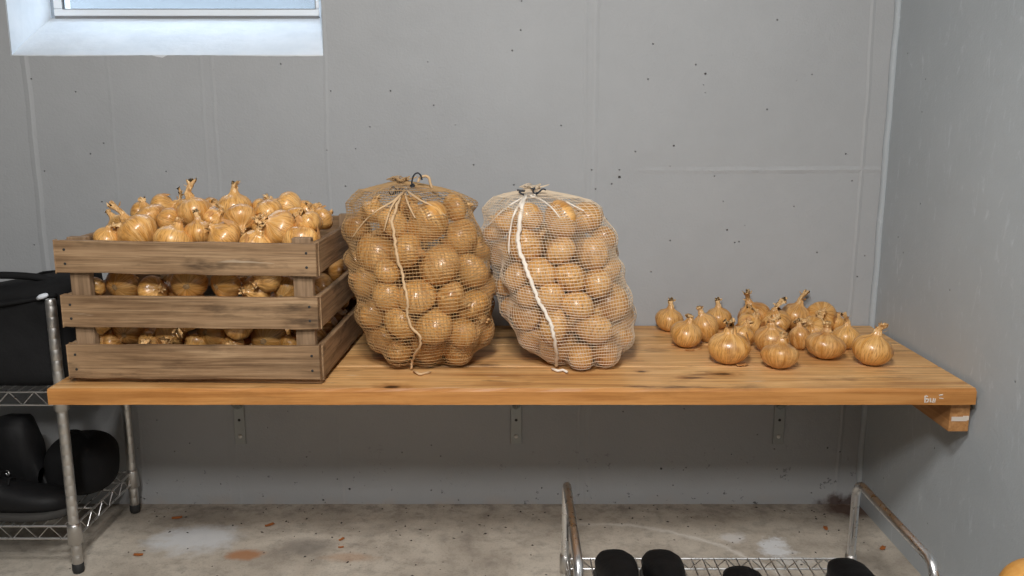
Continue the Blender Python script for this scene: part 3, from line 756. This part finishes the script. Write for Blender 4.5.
# ---------------------------------------------------------------- net sacks
def sack(name_lab, cx, cy, lean, W2, D2, H, spots, topc, netmat, seammat, seam_px, colour, hth, vth, seamw, seed, drops=0):
    """W2, D2 half width and depth; lean = x shift of the axis over the height"""
    prof = [(0, .40), (.04, .58), (.10, .75), (.2, .91), (.35, .99), (.5, 1.0), (.65, .99), (.78, .98), (.88, .85), (.95, .60), (1, .12)]
    hs, ws = zip(*prof)
    def R(z): return float(np.interp((z-T)/H, hs, ws))
    def C(z): 
        u = (z-T)/H; return cx+lean*(u-.5), cy+.05*(u-.4)
    def inside(p, r):
        u = (p[2]-T)/H
        if p[2]-r < T+.002 or u > 1: return False
        c_ = C(p[2]); f = R(p[2]); a = max(.01, W2*f-r); b = max(.01, D2*f-r)
        return ((p[0]-c_[0])/a)**2+((p[1]-c_[1])/b)**2 < 1
    def contain(p, r):
        z = max(T+.004+r, min(T+H*.94-r, p[2])); c_ = C(z); f = R(z); a = max(.02, W2*f-r); b = max(.02, D2*f-r)
        dx, dy = p[0]-c_[0], p[1]-c_[1]; q = sqrt((dx/a)**2+(dy/b)**2)
        if q > 1: dx /= q; dy /= q
        return (c_[0]+dx, c_[1]+dy, z)
    fx = []
    for px, py, rp in spots:
        r = rp*2.03/FPX*1.12; s, a, b = ray(px, py); best = None; bd = 9
        for i in range(300):
            k = 1.8+i*.002; p = (s*k, a*k, CAM_H+b*k)
            if inside(p, r): best = p; break
            q = contain(p, r); dd = sum((q[j]-p[j])**2 for j in range(3))
            if dd < bd: bd = dd; cand = q
        fx.append([Vector(best if best else cand), r, px, py])
    # ease overlaps among the fixed ones
    for _ in range(40):
        for i in range(len(fx)):
            for j in range(i):
                d = fx[i][0]-fx[j][0]; L = d.length; ov = (fx[i][1]+fx[j][1])*.88-L
                if ov > 0:
                    d = d/L*ov*.3; d.x *= .5; d.z *= .5
                    fx[i][0] = Vector(contain(fx[i][0]+d, fx[i][1])); fx[j][0] = Vector(contain(fx[j][0]-d, fx[j][1]))
    r_ = random.Random(seed)
    free = []
    while len(free) < 40:
        z = r_.uniform(T+.05, T+H*.85); c_ = C(z); f = R(z)
        p = Vector((c_[0]+r_.uniform(-1, 1)*W2*f, c_[1]+r_.uniform(-.3, 1)*D2*f, z))
        free.append((p, r_.uniform(.033, .042)))
    F, X = relax(free, [(a, b) for a, b, *_ in fx], contain, 220)
    sph = [(a, b) for a, b, *_ in fx]
    for q in F:
        p = Vector(q[:3]); worst = max([(q[3]+b-(p-a).length) for a, b in sph])
        if worst > .040: continue
        sph.append((p, q[3]))
    # labels by rows
    order = sorted(range(len(fx)), key=lambda i: fx[i][3]); rows = []; nrow = 6
    per = math.ceil(len(order)/nrow)
    for i in range(0, len(order), per): rows.append(sorted(order[i:i+per], key=lambda j: fx[j][2]))
    rn = ['topmost', 'second', 'third', 'fourth', 'fifth', 'lowest']
    for ri, row in enumerate(rows):
        for k, i in enumerate(row):
            a, b, *_ = fx[i]; c_ = C(a.z)
            outd = Vector((a.x-c_[0], a.y-c_[1], 0)).normalized() if True else 0
            ax = Vector((r_.uniform(-1, 1), r_.uniform(-.1, 1), r_.uniform(-1, 1)))
            onion(a, b*.985, r_.choice(['short', 'plain', 'short', 'plain', 'wide']), ax, r_.random()*6, 'onion in the %s net sack, %s row, %s from the left' % (colour, rn[min(ri, 5)], ORD[k]), 'onions in the %s net sack' % colour, 2)
    for a, b in sph[len(fx):]:
        onion(a, b*.98, 'short', (r_.uniform(-1, 1), r_.uniform(-1, 1), r_.uniform(-1, 1)), 0, 'onion behind the front ones inside the %s net sack' % colour, 'inner onions of the %s net sack' % colour, 1)
    # net surface
    NT_, NZ = 128, 62
    th = np.arange(NT_)/NT_*2*pi
    vv = np.arange(NZ+1)/NZ; zz = T+.0015+H*(vv+.05*np.sin(pi*vv))
    Rr = np.zeros((NZ+1, NT_)); base = np.zeros((NZ+1, NT_))
    ux, uy = np.cos(th), np.sin(th)
    S = np.array([[a.x, a.y, a.z, b+.0035] for a, b in sph])
    for i, z in enumerate(zz):
        c_ = C(z)
        ell = 1/np.sqrt((ux/W2)**2+(uy/D2)**2)*R(z); base[i] = ell*(.60+.36*min(1, max(0, ((z-T)/H-.74)/.12)))
        q2 = S[:, 3]**2-(z-S[:, 2])**2
        for s_, q in zip(S, q2):
            if q <= 0: continue
            dx, dy = s_[0]-c_[0], s_[1]-c_[1]; pr_ = dx*ux+dy*uy; dis = q-(dx*dx+dy*dy-pr_**2)
            ok = dis > 0; val = np.where(ok, pr_+np.sqrt(np.maximum(dis, 0)), 0); Rr[i] = np.maximum(Rr[i], val)
    base[-1] = .012; base[0] = .25*W2
    lo = np.maximum(Rr, base); lo[-1] = .012; Rn = lo.copy()
    for k in range(26):
        av = (np.roll(Rn, 1, 1)+np.roll(Rn, -1, 1))/4
        up = np.vstack([Rn[1:], Rn[-1:]]); dn = np.vstack([Rn[:1], Rn[:-1]]); av += (up+dn)/4
        N2 = np.maximum(lo, av); N2[-1] = .012; N2[0] = Rn[0]; Rn = N2
    hh = (zz-T)/H
    fold = np.clip((hh-.80)/.2, 0, 1)[:, None]
    Rn = Rn*(1+fold*(.13*np.sin(9*th+1)+.08*np.sin(17*th))[None, :]*np.clip((1-hh)/.08, 0, 1)[:, None])
    # the gathered top is drawn to the tie point
    P = np.zeros((NZ+1, NT_, 3))
    tx, ty, tz = topc
    for i, z in enumerate(zz):
        c_ = C(z); w = max(0, (hh[i]-.80)/.20)**1.5
        ccx = c_[0]*(1-w)+tx*w; ccy = c_[1]*(1-w)+ty*w
        P[i, :, 0] = ccx+Rn[i]*ux; P[i, :, 1] = ccy+Rn[i]*uy
        P[i, :, 2] = z+.004*np.sin(3*th+z*30)*(1 if 3 < i < NZ-3 else 0)+w*(tz-(T+H))
    P[:, :, 2] = np.maximum(P[:, :, 2], T+.0012)
    P[:, :, 1] = np.minimum(P[:, :, 1], D-.004)
    root = empty('net_sack', (cx, cy, T)); tag(root, name_lab, 'sack')
    inv = Vector((cx, cy, T))
    def tri_net(m_, path, r, closed):
        """a thread of triangular section"""
        path = np.array(path); N = len(path)
        if closed: t_ = np.roll(path, -1, 0)-np.roll(path, 1, 0)
        else:
            t_ = np.gradient(path, axis=0)
        t_ /= np.linalg.norm(t_, axis=1)[:, None]+1e-9
        ref = np.array([0, 0, 1.0]) if closed else np.array([path[:, 0].mean()-cx, path[:, 1].mean()-cy, 0.01])
        ref /= np.linalg.norm(ref)
        n1 = ref[None, :]-t_*(t_@ref)[:, None]; n1 /= np.linalg.norm(n1, axis=1)[:, None]+1e-9; n2 = np.cross(t_, n1)
        vs = []
        for i in range(N):
            for k in range(3):
                a = 2*pi*k/3; vs.append(path[i]+(n1[i]*cos(a)+n2[i]*sin(a))*r)
        fs = [(i*3+k, i*3+(k+1) % 3, ((i+1) % N)*3+(k+1) % 3, ((i+1) % N)*3+k) for i in range(N if closed else N-1) for k in range(3)]
        m_.add([tuple(v-np.array(inv)) for v in vs], fs)
    m_ = MB()
    for i in range(1, NZ+1): tri_net(m_, P[i], hth, True)
    for k in range(NT_): tri_net(m_, P[:, k], vth, False)
    # ruffled hem above the tie
    for q in range(3):
        ring = [(tx+(.012+.008*q)*cos(a)*(1+.35*sin(5*a+q)), ty+(.012+.008*q)*sin(a)*(1+.35*cos(4*a)), tz+.002+.003*q+.003*sin(6*a+q)) for a in th]
        tri_net(m_, ring, hth*1.3, True)
    for k in range(0, NT_, 3):
        a = th[k]; tri_net(m_, [(tx+(.012+.008*q)*cos(a)*(1+.35*sin(5*a+q)), ty+(.012+.008*q)*sin(a)*(1+.35*cos(4*a)), tz+.002+.003*q+.003*sin(6*a+q)) for q in range(3)], vth, False)
    m_.build('net', netmat, root, True)
    # seam
    def surf(px, py):
        s, a, b = ray(px, py)
        for i in range(600):
            k = 1.75+i*.001; p = (s*k, a*k, CAM_H+b*k)
            if p[2] < T+.004: return Vector((p[0], p[1], T+.004))
            j = min(NZ, max(0, int(np.searchsorted(P[:, 0, 2], p[2]))))
            cc = P[j].mean(0); an = atan2(p[1]-cc[1], p[0]-cc[0]) % (2*pi); kk = int(round(an/(2*pi)*NT_)) % NT_
            rad = sqrt((P[j, kk, 0]-cc[0])**2+(P[j, kk, 1]-cc[1])**2)
            if sqrt((p[0]-cc[0])**2+(p[1]-cc[1])**2) < rad+.003: return Vector(p)
        return None
    pts = [surf(*q) for q in seam_px]; pts = [p for p in pts if p]
    fine = []
    for i in range(len(pts)-1):
        for u in (0, .25, .5, .75): fine.append(pts[i].lerp(pts[i+1], u)-inv+Vector((.0015*sin(i*5+u*9), 0, .001*cos(i*3+u*11))))
    fine.append(pts[-1]-inv)
    m_ = MB(); nn = len(fine)
    m_.tube(fine, [seamw*(1 if i > 3 else .8)*(1-.35*i/nn)*(1+.15*sin(i*2.2)) for i in range(nn)], 6)
    return root, m_, inv, surf, P

S1 = [(374, 248, 20), (412, 254, 16), (426, 222, 20), (456, 238, 18), (390, 268, 12), (367, 280, 15), (434, 268, 20), (466, 272, 18), (392, 294, 15), (420, 298, 17), (446, 298, 15), (468, 306, 17), (374, 314, 14), (401, 321, 16), (438, 330, 18), (464, 330, 14), (386, 340, 14), (424, 355, 18), (453, 348, 14), (402, 350, 12), (452, 211, 13), (359, 232, 13), (396, 222, 15), (481, 292, 11), (478, 252, 11), (355, 260, 10), (376, 214, 12), (410, 205, 13)]
root1, m_, inv, surf, P = sack('bulging brown net sack of onions standing between crate and pale sack', -.217, 2.060, -.045, .178, .176, .432, S1,
    (-.262, 2.08, T+.428), M_net1, M_seam1, [(404, 190), (397, 205), (392, 222), (395, 240), (397, 258), (402, 272), (405, 288), (408, 300), (407, 312), (410, 326), (420, 336), (421, 345), (415, 354), (412, 362), (411, 369)], 'brown', .00105, .00066, .0040, 21)
e_ = [Vector(on_z(414, 373, T))-inv+Vector((0, 0, .004)), Vector(on_z(420, 376, T))-inv+Vector((0, 0, .004)), Vector(on_z(427, 374, T))-inv+Vector((0, 0, .003)), Vector(on_z(431, 373, T))-inv+Vector((0, 0, .003))]
m_.tube(e_, [.003, .003, .0025, .0015], 6); sm = m_.build('seam_cord', M_seam1, root1, True)
def cordpts(px, Y, inv): return [on_y(a, b, Y)-inv for a, b in px]
def smoothp(p):
    out = []
    for i in range(len(p)-1):
        p0 = p[max(0, i-1)]; p1 = p[i]; p2 = p[i+1]; p3 = p[min(len(p)-1, i+2)]
        for k in range(5):
            t_ = k/5; out.append(.5*((2*p1)+(p2-p0)*t_+(2*p0-5*p1+4*p2-p3)*t_*t_+(3*p1-p0-3*p2+p3)*t_**3))
    out.append(p[-1]); return out
inv1 = Vector(root1.location)
m_ = MB()
for px in ([(392, 196), (389, 192), (393, 187), (396, 190), (392, 195), (397, 192), (401, 188), (404, 189), (399, 192)], [(412, 186), (412, 181), (414, 175), (418, 173), (421, 176), (422, 180)], [(411, 187), (414, 186), (413, 184), (410, 186)]):
    m_.tube(smoothp(cordpts(px, 2.025, inv1)), .0019, 6)
m_.build('drawcord', M_cord, root1, True)
m_ = MB(); m_.tube(smoothp(cordpts([(418, 182), (420, 178), (425, 176), (429, 178), (430, 182), (432, 188)], 2.04, inv1)), .0032, 6)
m_.build('twine_loop', M_seam1, root1, True)
# folds of gathered netting running from the tie
def folds(surf, inv, root, mat, paths):
    for pth in paths:
        pts = [surf(*q) for q in pth]; pts = [p-inv for p in pts if p]
        if len(pts) < 2: continue
        pts = smoothp(pts); n = len(pts); m_ = MB()
        m_.tube(pts, [.0027*(1-.7*i/n)+.0004 for i in range(n)], 6); m_.build('gathered_fold', mat, root, True)
folds(surf, inv1, root1, M_seam1, [[(403, 193), (392, 202), (378, 210), (364, 222), (352, 238)], [(401, 194), (392, 206), (387, 220), (384, 232)], [(408, 192), (420, 200), (432, 206), (446, 216)], [(405, 194), (409, 206), (415, 218)]])
S2 = [(491, 252, 14), (495, 233, 12), (529, 241, 19), (556, 229, 18), (584, 224, 17), (600, 234, 12), (592, 256, 15), (543, 274, 15), (569, 279, 15), (588, 282, 14), (609, 271, 13), (518, 273, 13), (503, 288, 13), (526, 314, 15), (550, 298, 13), (579, 304, 15), (611, 302, 18), (556, 323, 18), (587, 329, 19), (526, 342, 15), (556, 354, 19), (585, 352, 12), (604, 350, 14), (622, 321, 13), (616, 339, 13), (564, 252, 14), (531, 297, 11), (510, 302, 11), (540, 214, 13), (511, 222, 12)]
root2, m_, inv, surf, P = sack('pale net sack of onions leaning left, standing right of the brown sack', .114, 2.062, -.110, .166, .172, .418, S2,
    (.050, 2.08, T+.410), M_net2, M_seam2, [(526, 196), (522, 206), (520, 222), (518, 238), (519, 250), (524, 262), (529, 276), (534, 288), (538, 300), (545, 312), (551, 324), (554, 336), (556, 348), (557, 358), (556, 366)], 'pale', .00088, .00056, .0058, 33)
e_ = [Vector(on_z(a, b, T))-inv+Vector((0, 0, .005)) for a, b in ((552, 371), (558, 373), (563, 372), (567, 374))]
m_.tube(e_, .0032, 6); sm = m_.build('seam_tape', M_seam2, root2, True)
folds(surf, inv, root2, M_seam2, [[(525, 197), (512, 204), (500, 213), (488, 226)], [(524, 198), (515, 212), (511, 226), (509, 242), (509, 254)], [(530, 196), (541, 200), (552, 208), (560, 218)], [(534, 195), (550, 196), (568, 203), (584, 211)]])
m_ = MB()
for px in ([(517, 190), (525, 191), (519, 192), (525, 196), (521, 200), (525, 199)], [(531, 189), (535, 188), (533, 191), (536, 194), (540, 191), (543, 189), (546, 190)], [(535, 195), (537, 192), (536, 196)]):
    m_.tube(smoothp(cordpts(px, 2.025, inv)), .0019, 6)
m_.build('drawcord', M_cord, root2, True)

# ---------------------------------------------------------------- chrome wire racks
def post(m_, x, y, z0, z1, r=.0125, grooves=True):
    pr_ = [(r*.9, z0)]
    z = z0+.002
    while z < z1-.03:
        pr_ += [(r, z), (r, z+.0235), (r*.975, z+.0243), (r*.975, z+.0257)] if grooves else [(r, z), (r, z+.025)]
        z += .0265
    pr_ += [(r, z1-.006), (r*.85, z1)]
    m_.lathe(pr_, 16, c=(x, y, 0))
def wire_shelf(x0, x1, y0, y1, z, bandh=.033, step=.026, zig=.030):
    m_ = MB(); w = .0030
    for zz_ in (z, z-bandh):
        for a, b in (((x0, y0), (x1, y0)), ((x0, y1), (x1, y1)), ((x0, y0), (x0, y1)), ((x1, y0), (x1, y1))):
            m_.tube([(*a, zz_), (*b, zz_)], w, 6)
    for (a, b) in (((x0, y0), (x1, y0)), ((x0, y1), (x1, y1)), ((x0, y0), (x0, y1)), ((x1, y0), (x1, y1))):
        L = sqrt((a[0]-b[0])**2+(a[1]-b[1])**2); n = max(4, int(L/zig)); pts = []
        for i in range(n+1):
            u = i/n; pts.append((a[0]+(b[0]-a[0])*u, a[1]+(b[1]-a[1])*u, z if i % 2 else z-bandh))
        m_.tube(pts, .0018, 5)
    n = int((x1-x0)/step)
    for i in range(1, n):
        x = x0+(x1-x0)*i/n; m_.tube([(x, y0, z+.001), (x, y1, z+.001)], .0017, 5)
    for k in (1, 2): 
        y_ = y0+(y1-y0)*k/3; m_.tube([(x0, y_, z-.004), (x1, y_, z-.004)], .0026, 6)
    return m_
RX1, RX0, RY0, RY1 = -1.087, -1.80, 2.016, 2.352
rack = empty('wire_shelving_rack', ((RX0+RX1)/2, (RY0+RY1)/2, 0)); tag(rack, 'two-tier chrome wire shelving rack at left edge, holding black bags and shoes', 'shelving rack')
inv = Vector(rack.location)
def RB(m_, name, mat, parent=rack, smooth=True):
    m_.v = [tuple(Vector(v_)-inv) for v_ in m_.v]; o = m_.build(name, mat, parent, smooth)
    if smooth:
        e = o.modifiers.new('split', 'EDGE_SPLIT'); e.split_angle = radians(60)
    return o
for x in (RX0, RX1):
    for y_ in (RY0, RY1):
        m_ = MB(); post(m_, x, y_, .022, .70); pp = RB(m_, 'post', M_chrome)
        m_ = MB(); m_.lathe([(.010, 0), (.013, .002), (.0145, .010), (.0140, .024), (.012, .026)], 16, c=(x, y_, 0)); RB(m_, 'foot', M_rubber, pp)
        for zt in (.124, .472):
            m_ = MB(); m_.lathe([(.0150, zt-.046), (.0178, zt-.044), (.0168, zt-.004), (.0160, zt+.004), (.0135, zt+.008)], 18, c=(x, y_, 0)); RB(m_, 'collar', M_chrome, pp)
for zt in (.124, .472):
    m_ = wire_shelf(RX0, RX1, RY0, RY1, zt); RB(m_, 'wire_shelf', M_chrome2)

# lower right rack: two bent tube ends and a wire shelf
QX0, QX1, QY1, QZ = .124, .788, 1.875, .305
QY0 = 1.495
shoe = empty('shoe_rack', ((QX0+QX1)/2, (QY0+QY1)/2, 0)); tag(shoe, 'low chrome shoe rack with bent tube ends in front of the corner', 'shoe rack')
inv = Vector(shoe.location)
for x in (QX0, QX1):
    m_ = MB(); r0 = .035; pts = [(x, QY1, .012), (x, QY1, .15), (x, QY1, QZ-r0)]
    for i in range(1, 9):
        a = pi/2*i/8; pts.append((x, QY1-r0+r0*cos(a), QZ-r0+r0*sin(a)))
    for i in range(1, 9):
        a = pi/2*i/8; pts.append((x, QY0+r0-r0*sin(a), QZ-r0+r0*cos(a)))
    pts += [(x, QY0, .15), (x, QY0, .012)]
    m_.tube(pts, .0095, 14); pp = RB(m_, 'end_frame', M_chrome2, shoe)
    for y_ in (QY0, QY1):
        m_ = MB(); m_.lathe([(.0095, 0), (.0120, .002), (.0120, .02), (.0100, .022)], 14, c=(x, y_, 0)); RB(m_, 'foot_cap', M_rubber, pp)
    for y_ in (QY0, QY1):
        m_ = MB(); m_.lathe([(.0105, .078), (.0135, .080), (.0130, .122), (.0105, .124)], 14, c=(x, y_, 0)); RB(m_, 'shelf_clip', M_chrome, pp)
m_ = wire_shelf(QX0+.006, QX1-.006, QY0, QY1, .112, .026, .026, .028); RB(m_, 'wire_shelf', M_chrome2, shoe)

# ---------------------------------------------------------------- shoes
def loft(sections, n=20, name='shoe', power=2.4):
    """sections: (centre, half width, half height, axis y position) closed rings along y"""
    m_ = MB(); vs = []
    for (x, y_, zc, hw_, hh_) in sections:
        for k in range(n):
            a = 2*pi*k/n; c_, s_ = cos(a), sin(a); e = 2/power
            vs.append((x+hw_*math.copysign(abs(c_)**e, c_), y_, zc+hh_*math.copysign(abs(s_)**e, s_)))
    mm = len(sections)
    m_.add(vs, [(i*n+k, i*n+(k+1) % n, (i+1)*n+(k+1) % n, (i+1)*n+k) for i in range(mm-1) for k in range(n)]+[tuple(range(n)), tuple((mm-1)*n+k for k in range(n))[::-1]])
    return m_
def make_shoe(loc, rz, label, group, s=1.0, high=False, eyelets=False, Mu=M_blackl):
    root = empty('shoe', loc, rz); tag(root, label, 'shoe', group)
    # toe points to +y
    L = .285; top = .155 if high else .085
    secs = []
    for u, hw_, hgt in ((0, .018, .045), (.02, .030, top*.75), (.07, .036, top), (.2, .038, top), (.33, .036, top*.93), (.45, .037, .078), (.58, .042, .064), (.72, .046, .054), (.84, .045, .049), (.93, .036, .042), (.98, .022, .034), (1, .010, .026)):
        secs.append((0, u*L-L+.0, .018+hgt/2-.006, hw_, hgt/2))
    loft(secs).build('upper', Mu, root, True)
    secs = [(0, u*L-L, .010, hw_+.004, .010) for u, hw_ in ((0, .012), (.03, .030), (.1, .036), (.3, .034), (.5, .034), (.7, .044), (.85, .043), (.95, .030), (1.005, .008))]
    loft(secs, power=5).build('sole', M_sole, root, True)
    m_ = MB()
    for i in range(5 if high else 2):
        y_ = -L*(.42 if high else .62)-i*.018; z = .018+.070+i*.008*(2 if high else .6)
        m_.tube([(-.018, y_, z-.010), (0, y_-.004, z-.001), (.018, y_, z-.010)], .0022, 5)
    m_.build('laces', M_black, root, True)
    if eyelets:
        m_ = MB()
        for i in range(3):
            for sx in (-1, 1):
                m_.tube([(sx*.034+.004*cos(a), -L*.5-i*.022+.005*cos(a), .085+i*.02+.006*sin(a)) for a in [2*pi*q/10 for q in range(10)]], .0013, 5, closed=True)
        m_.build('eyelet', M_chrome2, root, True)
    root.scale = (s, s, s)
    return root
GS = 'shoes on the low right rack'
for px, py, rise, lab, yy in ((613, 557, 0, 'left of the pair of black toes on the low chrome rack', 1.835), (660, 557, 0, 'right of the pair of black toes on the low chrome rack', 1.835), (738, 571, 0, 'black shoe barely showing at the middle of the low rack', 1.765), (850, 565, 0, 'black shoe at the right end of the low chrome rack', 1.80)):
    p = on_y(px, py, yy-.02)
    x_ = p.x if px != 850 else QX1-.055
    make_shoe((x_, yy, .1145), radians({613: 1, 660: -2, 738: 3, 850: -2}[px]), lab, GS, 1.0 if px < 700 else .95)
# dark shoes and bag on the left rack
def lump(name, loc, pts, mat, label, cat, subd=2):
    root = empty(name, loc); tag(root, label, cat)
    return root
make_shoe((-1.125, 2.085, .1275), radians(-84), 'black shoe lying in front on the lower left wire shelf', 'shoes on the left rack', 1.15, True, True)
make_shoe((-1.635, 2.205, .1275), radians(88), 'black high boot turned away behind the front shoe on the lower left shelf', 'shoes on the left rack', 1.35, True)

def blobby(name, mat, c_, rad, parent, seed, amp=.12, power=2.6, n=36, mrows=22, flat=.9):
    m_ = MB(); vs = []; r_ = random.Random(seed); ph = [r_.random()*6.28 for _ in range(8)]
    for j in range(mrows+1):
        v_ = -pi/2+pi*j/mrows
        for k in range(n):
            a = 2*pi*k/n
            cx_, sx_ = cos(a), sin(a); e = 2/power
            x = math.copysign(abs(cx_)**e, cx_)*abs(cos(v_))**e; y_ = math.copysign(abs(sx_)**e, sx_)*abs(cos(v_))**e; z = math.copysign(abs(sin(v_))**e, sin(v_))
            q = 1+amp*(.4*sin(3*a+ph[0]+2*z)+.3*sin(5*a+ph[1]-3*z)+.25*sin(4*z+ph[2]+a))*cos(v_)
            vs.append((c_[0]+x*rad[0]*q, c_[1]+y_*rad[1]*q, c_[2]+z*rad[2]*(1+amp*.3*sin(2*a+ph[3]))))
    m_.add(vs, [(j*n+k, j*n+(k+1) % n, (j+1)*n+(k+1) % n, (j+1)*n+k) for j in range(mrows) for k in range(n)])
    zmin = min(v_[2] for v_ in m_.v); m_.v = [(v_[0], v_[1], max(v_[2], c_[2]-rad[2]*flat)) for v_ in m_.v]
    return m_.build(name, mat, parent, True)
# rounded black pouch right of the shoes
bg = empty('soft_bag', (-1.162, 2.235, .1265)); tag(bg, 'rounded black soft bag at right rear of the lower wire shelf', 'bag')
blobby('bag_body', M_black, (0, 0, .075), (.088, .085, .083), bg, 5, .06, 2.5)
m_ = MB(); m_.tube(smoothp([Vector(p) for p in ((-.04, -.02, .145), (-.03, -.02, .165), (0, -.02, .172), (.025, -.02, .160), (.035, -.02, .140))]), .005, 6); m_.build('bag_handle', M_black, bg, True)
# big black duffel on the upper shelf
df = empty('duffel_bag', (-1.245, 2.18, .4755)); tag(df, 'large black duffel bag with small white tag on the upper wire shelf', 'bag')
m_ = MB(); vs = []; n = 40; secs = []
for j in range(15):
    u = j/14; z = .0+u*.232
    wx = .178*(1-.06*abs(u-.45)) if u < .93 else .178*.80
    wy = .142*(1-.10*abs(u-.4)) if u < .93 else .142*.72
    if j == 0: wx *= .93; wy *= .93
    for k in range(n):
        a = 2*pi*k/n; c_, s_ = cos(a), sin(a); e = 2/4.2
        x = math.copysign(abs(c_)**e, c_)*wx*(1+.015*sin(5*a+u*9)); y_ = math.copysign(abs(s_)**e, s_)*wy*(1+.03*sin(4*a+u*7))
        zz_ = z+(.022*(x+.1)/.2*u if u > .5 else 0)
        if x < -.03 and u > .6: zz_ -= .015*(u-.6)/.4*min(1, (-.03-x)/.03)*1.0
        vs.append((x, y_, zz_))
m_.add(vs, [(j*n+k, j*n+(k+1) % n, (j+1)*n+(k+1) % n, (j+1)*n+k) for j in range(14) for k in range(n)]+[tuple(range(n))[::-1], tuple(14*n+k for k in range(n))])
m_.build('bag_body', M_black, df, True)
m_ = MB(); m_.tube(smoothp([Vector(p) for p in ((-.15, -.135, .175), (-.05, -.143, .20), (.05, -.142, .21), (.155, -.13, .228))]), .006, 6)
m_.tube(smoothp([Vector(p) for p in ((-.10, -.08, .235), (-.06, -.09, .262), (0, -.09, .268), (.08, -.08, .262), (.13, -.06, .245))]), .009, 6)
m_.build('carry_strap', M_black, df, True)
m_ = MB(); m_.tube([(.118, -.146, .222), (.126, -.148, .226), (.136, -.147, .229), (.143, -.144, .231)], [.004, .0062, .0062, .004], 8); m_.build('tag', M_tagw, df, True)
tag(df.children[-1], 'small white tag')

# ---------------------------------------------------------------- squash at the corner of the frame
sq = empty('squash', (.925, 1.39, 0)); tag(sq, 'tall rounded orange squash whose top shows at the bottom right corner', 'squash')
m_ = MB(); prof = [(.02, 0), (.07, .004), (.088, .04), (.092, .09), (.086, .15), (.080, .21), (.080, .27), (.078, .31), (.068, .34), (.045, .358), (.02, .363)]
m_.lathe(prof, 32); b_ = m_.build('squash_body', M_squash, sq, True); sb = b_.modifiers.new('s', 'SUBSURF'); sb.levels = 1; sb.render_levels = 2
sq.location.y = 1.385

# ---------------------------------------------------------------- bits on the floor
GF = 'onion skin flakes on the floor'
for px, py, s, lab, rz in ((177, 519, .014, 'orange brown skin flake on the floor nearest the left rack rear post', .3), (270, 526, .013, 'dark orange flake lying under the left shelf bracket area, floor back', .7), (342, 540, .009, 'small orange flake on the floor, upper of a close pair', 1.0), (341, 548, .007, 'tiny orange flake on the floor, lower of a close pair', .2), (138, 556, .012, 'brown flake on the floor beside the left rack front post', 0), (883, 549, .012, 'rust coloured flake on the floor along the right wall', .9), (826, 529, .011, 'dark red flake on the floor left of the rack rear tube', 1.4)):
    p = on_z(px, py, 0)
    p.x = min(p.x, .985)
    flake((p.x, p.y, .0005), s, M_flake_d, lab, rz, GF)
m_ = MB(); r_ = random.Random(12)
for i in range(150):
    x = r_.uniform(-1.05, 1.0); y_ = D-.01-abs(r_.gauss(0, .16)) if i < 105 else r_.uniform(1.9, 2.38)
    s = r_.uniform(.0012, .0034); a = r_.random()*3.1
    ex = Vector((cos(a), sin(a), 0))*s*r_.uniform(1, 2.2); ey = Vector((-sin(a), cos(a), 0))*s; c_ = Vector((x, y_, .0004))
    m_.add([c_-ex, c_-ey, c_+ex, c_+ey, c_+Vector((0, 0, s*.8))], [(0, 1, 4), (1, 2, 4), (2, 3, 4), (3, 0, 4)])
tag(m_.build('dirt_crumbs', simple('dark_crumbs', (.045, .035, .03), .9)), 'dark crumbs and grit scattered on the concrete floor by the wall', 'dirt', kind='stuff')
print('ONIONS', len(ONIONS), 'fill', nfill)
